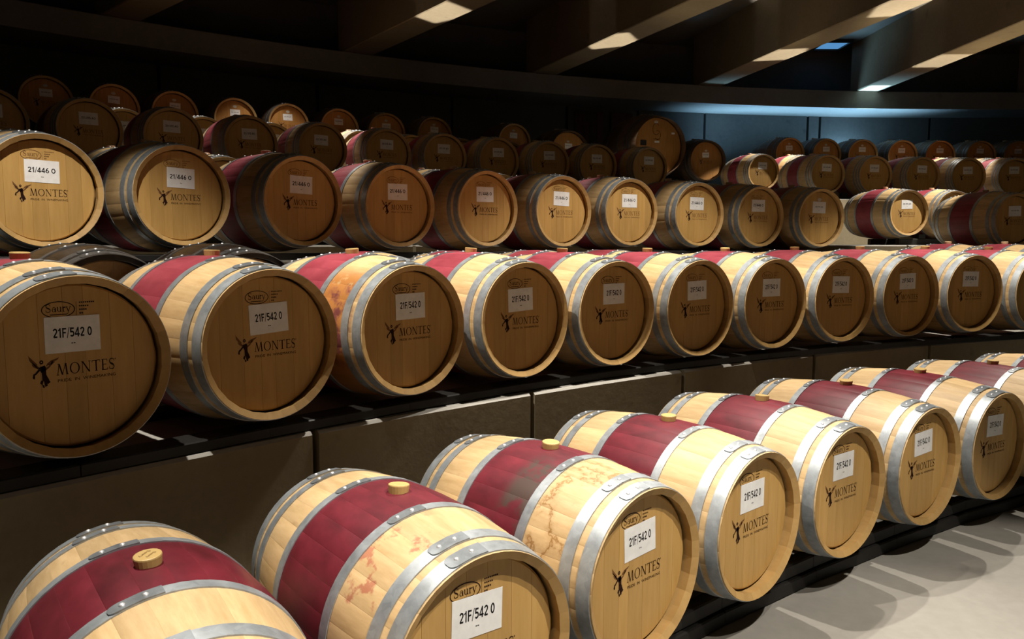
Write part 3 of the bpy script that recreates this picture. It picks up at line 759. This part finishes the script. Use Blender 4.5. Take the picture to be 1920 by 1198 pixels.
T3B = from_phi(18.2, 0.375, [132.8, 130.45, 128.2, 126.03, 123.82, 121.6, 119.4, 117.1, 112.51, 103.2, 100.93], 1.0, 9)
T4B = from_phi(21.45, 1.17, [130.23, 127.84, 125.6, 122.35, 120.3, 118.2, 116.1, 103.64, 101.6, 93.97, 91.99, 90.07], 1.0, 11)

rnd = random.Random(21)
A_LOOK = ['oak barrel with amber bung nearest the camera, its head out of frame, floor row',
          'second floor-row oak barrel, rusty pink smears on its pale front staves',
          'third floor-row oak barrel with branching brown stain and grey patch on red band',
          'fourth floor-row oak barrel, evenly lit head with emblem below paper label',
          'fifth floor-row oak barrel, small dark knots on its front staves',
          'sixth floor-row oak barrel, standing beyond the knotty fifth one',
          'seventh floor-row oak barrel, its head dimmer than the six nearer ones',
          'eighth floor-row oak barrel cut off by the right edge of the frame',
          'ninth floor-row oak barrel, farthest along the aisle']
for i, (x, y, z, a) in enumerate(A_ROW):
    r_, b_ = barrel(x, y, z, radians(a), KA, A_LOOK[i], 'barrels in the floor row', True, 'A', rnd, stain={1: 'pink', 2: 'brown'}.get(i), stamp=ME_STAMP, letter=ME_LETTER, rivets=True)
    if i == 0:
        t = print_mesh('bung_lettering', [place(SW, 0.036 / sl, 0.009, -0.018, -0.012), place(SW, 0.03 / sl, 0.008, -0.015, 0.006)], 'ink_faint', 0.0)
        for v in t.vertices: v.co = (v.co.z, -v.co.y, 0.0264)
        q = link('bung_lettering', t, b_, (0, 0, 0), (0, 0, -b_.rotation_euler[2] + radians(40)))
for i, (x, y, z, a) in enumerate(T2_ROW):
    extra = {2: 'orange and purple stained '}.get(i, '')
    end = {0: ', cut by the left edge', 10: ', cut by the right edge'}.get(i, '')
    barrel(x, y, z, radians(a), K6, extra + 'oak barrel, bright red band, ' + ORD[i] + ' from left, lowest ledge front' + end, 'barrels on the lowest ledge', True, 'A', rnd, stain={2: 'orange'}.get(i), stamp=ME_STAMP if i < 5 else ME_STAMP_F, letter=ME_LETTER, rivets=True)
for i, (x, y, z, a) in enumerate(T3_ROW):
    lb = 'oak barrel, shaded red band, ' + ORD[i] + ' from left, middle ledge front'
    if i == 9: lb = 'oak barrel with pale oval sticker above its label, end of the middle ledge front row'
    if i == 10: lb = 'oak barrel alone beyond the gap, front of the middle ledge, at right edge'
    barrel(x, y, z, radians(a), K6, lb, 'barrels on the front of the middle ledge', True, 'C' if i < 9 else 'E', rnd, stamp=ME_STAMP_F if i < 9 else None, letter=ME_LETTER if i < 5 else ME_LETTER_F, bung='silicone_pale', oval=(i == 9))
for i, (x, y, z, a) in enumerate(T4_ROW):
    side = ORD[i] + ' from left' if i < 11 else ORD[i - 11] + ' of the right group'
    barrel(x, y, z, radians(a), K8, 'dim eight-hooped oak barrel, ' + side + ', upper ledge front', 'barrels on the front of the upper ledge', False, 'D', rnd, letter=ME_LETTER_F, bung='silicone_pale')
for i, (x, y, z, a) in enumerate(T5_ROW):
    side = ORD[i] + ' from left' if i < 9 else ORD[i - 9] + ' in the right group'
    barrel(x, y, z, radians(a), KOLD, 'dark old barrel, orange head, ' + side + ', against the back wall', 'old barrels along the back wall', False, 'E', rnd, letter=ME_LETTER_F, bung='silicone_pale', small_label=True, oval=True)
for nm, ROW, k, where, grp in (('wine_barrel', T2B, KB, 'behind the front row of the lowest ledge', 'barrels in the second row of the lowest ledge'),
                          ('wine_barrel', T3B, K6, 'on the plinth behind the middle ledge front row', 'barrels on the middle plinth'),
                          ('wine_barrel', T4B, K8, 'behind the upper ledge front row', 'barrels in the second row of the upper ledge')):
    for i, (x, y, z, a) in enumerate(ROW):
        lb = 'half hidden oak barrel, ' + ORD[i] + ' from left, ' + where
        if ROW is T3B and i == 9: lb = 'brightly lit barrel with red band seen whole in the gap, on the middle plinth'
        if ROW is T4B and i == 7: lb = 'brightly lit small looking barrel in the gap behind the upper ledge front row'
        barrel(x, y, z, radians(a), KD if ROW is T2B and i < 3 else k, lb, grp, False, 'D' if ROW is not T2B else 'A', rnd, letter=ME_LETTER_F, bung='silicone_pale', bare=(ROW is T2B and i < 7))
for ph, R, z, k, lb in ((111.9, 22.6, 1.50, KPUN, 'old puncheon with orange head standing left of the great cask'), (104.9, 22.6, 1.45, KPUN, 'old puncheon with orange head standing right of the great cask')):
    x, y = pol(R, ph); barrel(x, y, z, radians(ph - 180), k, lb, 'puncheons by the great cask', False, 'E', rnd, letter=ME_LETTER_F, bung='silicone_pale', small_label=True, oval=True, name='puncheon')
x, y = pol(22.3, 108.0)
r_, b_ = barrel(x, y, 1.62, radians(-72), KCASK, 'great oval-topped oak cask with bright orange head towering over the top row', None, False, None, rnd, emb=False, front_prints=False, name='great_cask')
X = KCASK.hl - HEAD_IN
p = MB(); p.box((X + 0.004, -0.24, 0.60 + 0.06), (0.008, 0.11, 0.09)); link('plaque', p.build('plaque', ['plaque']), r_)
p = MB(); p.box((X + 0.001, 0.02, 0.60 + 0.085), (0.001, 0.09, 0.03)); link('paper_label', p.build('paper_label', ['paper']), r_)
p = MB(); p.box((X + 0.001, 0.33, 0.60 + 0.24), (0.001, 0.06, 0.03)); link('paper_label', p.build('paper_label', ['paper']), r_)
g = ring_polys(0.0, 0.30, 0.07, 0.10, 0.008, 0.008, 40, 320) + ring_polys(0.03, 0.20, 0.06, 0.08, 0.008, 0.008, -140, 120) + [Bar(-0.05, 0.07, 0.13, 0.008)]
link('painted_mark', print_mesh('painted_mark', [g], 'ink', X + 0.0007), r_, (0, 0, 0.60))
link('oval_sticker', print_mesh('oval_sticker', [[[(0.04 * cos(2 * pi * j / 20), 0.42 + 0.024 * sin(2 * pi * j / 20)) for j in range(20)]]], 'sticker_grey', X + 0.0007), r_, (0, 0, 0.60))

# ------------------------------------------------------------------ racks under every row
def rack(label, rows, zbase, offs, k, width=0.07, low=None, blocks=True):
    root = empty('barrel_rack', (rows[0][0], rows[0][1], zbase)); tag(root, label, 'rack', 'barrel racks')
    def loc(p): return (p[0] - rows[0][0], p[1] - rows[0][1])
    pts = []
    for (x, y, z, a) in rows:
        pts.append((x, y, z, radians(a)))
    for s in offs:
        pr = prof(k, max(0.0, abs(s) - width * 0.5)) + 0.004
        def P(q): return (q[0] + s * cos(q[3]), q[1] + s * sin(q[3]))
        ends = [P(q) for q in pts]
        def unit(a, b): l = hypot(b[0] - a[0], b[1] - a[1]); return ((b[0] - a[0]) / l, (b[1] - a[1]) / l)
        if len(ends) > 1:
            u = unit(ends[0], ends[1]); v = unit(ends[-2], ends[-1])
            chain = [(ends[0][0] - u[0] * 0.36, ends[0][1] - u[1] * 0.36)] + ends + [(ends[-1][0] + v[0] * 0.36, ends[-1][1] + v[1] * 0.36)]
        else:
            d = (-sin(pts[0][3]), cos(pts[0][3])); chain = [(ends[0][0] - d[0] * .36, ends[0][1] - d[1] * .36), (ends[0][0] + d[0] * .36, ends[0][1] + d[1] * .36)]
        ztop = min(q[2] for q in pts) - pr - 0.004
        for a, b in zip(chain, chain[1:]):
            l = hypot(b[0] - a[0], b[1] - a[1]); 
            if l > 1.4 or l < 0.05: continue
            c = loc(((a[0] + b[0]) / 2, (a[1] + b[1]) / 2)); ang = atan2(b[1] - a[1], b[0] - a[0])
            hh = ztop - zbase
            if hh > 0.11:
                mb = MB(); mb.box((c[0], c[1], hh * 0.25), (l - 0.004, width * 1.5, hh * 0.5 - 0.002), 0, ang, 0.006); link('beam', mb.build('beam', ['rack_black']), root)
                mb = MB(); mb.box((c[0], c[1], hh * 0.75), (l - 0.004, width, hh * 0.5 - 0.002), 0, ang, 0.006); link('beam', mb.build('beam', ['rack_black']), root)
            else:
                mb = MB(); mb.box((c[0], c[1], hh / 2), (l - 0.004, width, hh - 0.002), 0, ang, 0.005); link('beam', mb.build('beam', ['rack_black']), root)
        if blocks:
            for q0, q1 in zip(pts, pts[1:]):
                a, b = P(q0), P(q1); l = hypot(b[0] - a[0], b[1] - a[1])
                if l > 1.0: continue
                c = loc(((a[0] + b[0]) / 2, (a[1] + b[1]) / 2)); ang = atan2(b[1] - a[1], b[0] - a[0])
                mb = MB(); mb.box((c[0], c[1], ztop - zbase + 0.03), (0.10, width, 0.06), 0, ang, 0.005); link('block', mb.build('block', ['rack_black']), root)
rack('black timber rack carrying the floor row of barrels beside the aisle', A_ROW, Z_FLOOR, (0.27, -0.27), K6)
rack('black rack rails under the front barrels of the lowest ledge', T2_ROW, Z_T2, (0.36, -0.27), K6, 0.13, blocks=False)
rack('black rack rails under the hidden second row of the lowest ledge', T2B, Z_T2, (0.27, -0.27), K6)
rack('black rack rails under the front barrels of the middle ledge', T3_ROW, Z_T3, (0.36, -0.27), K6, 0.12, blocks=False)
rack('black rack rails on the middle plinth', T3B, Z_T3B, (0.27, -0.27), K6)
rack('black rack rails under the front barrels of the upper ledge', T4_ROW, Z_T4, (0.27, -0.27), K8)
rack('black rack rails under the second row of the upper ledge', T4B, Z_T4, (0.27, -0.27), K8)
rack('tall black racks under the old barrels along the back wall', T5_ROW, Z_T5, (0.27, -0.27), KOLD)
for ph, R, z, k, lb in ((111.9, 22.6, 1.50, KPUN, 'black bearers under the puncheon left of the great cask'), (104.9, 22.6, 1.45, KPUN, 'black bearers under the puncheon right of the great cask'), (108.0, 22.3, 1.62, KCASK, 'black bearers under the great cask')):
    x, y = pol(R, ph); rack(lb, [(x, y, z, ph - 180)], Z_T5, (0.3, -0.3), k)
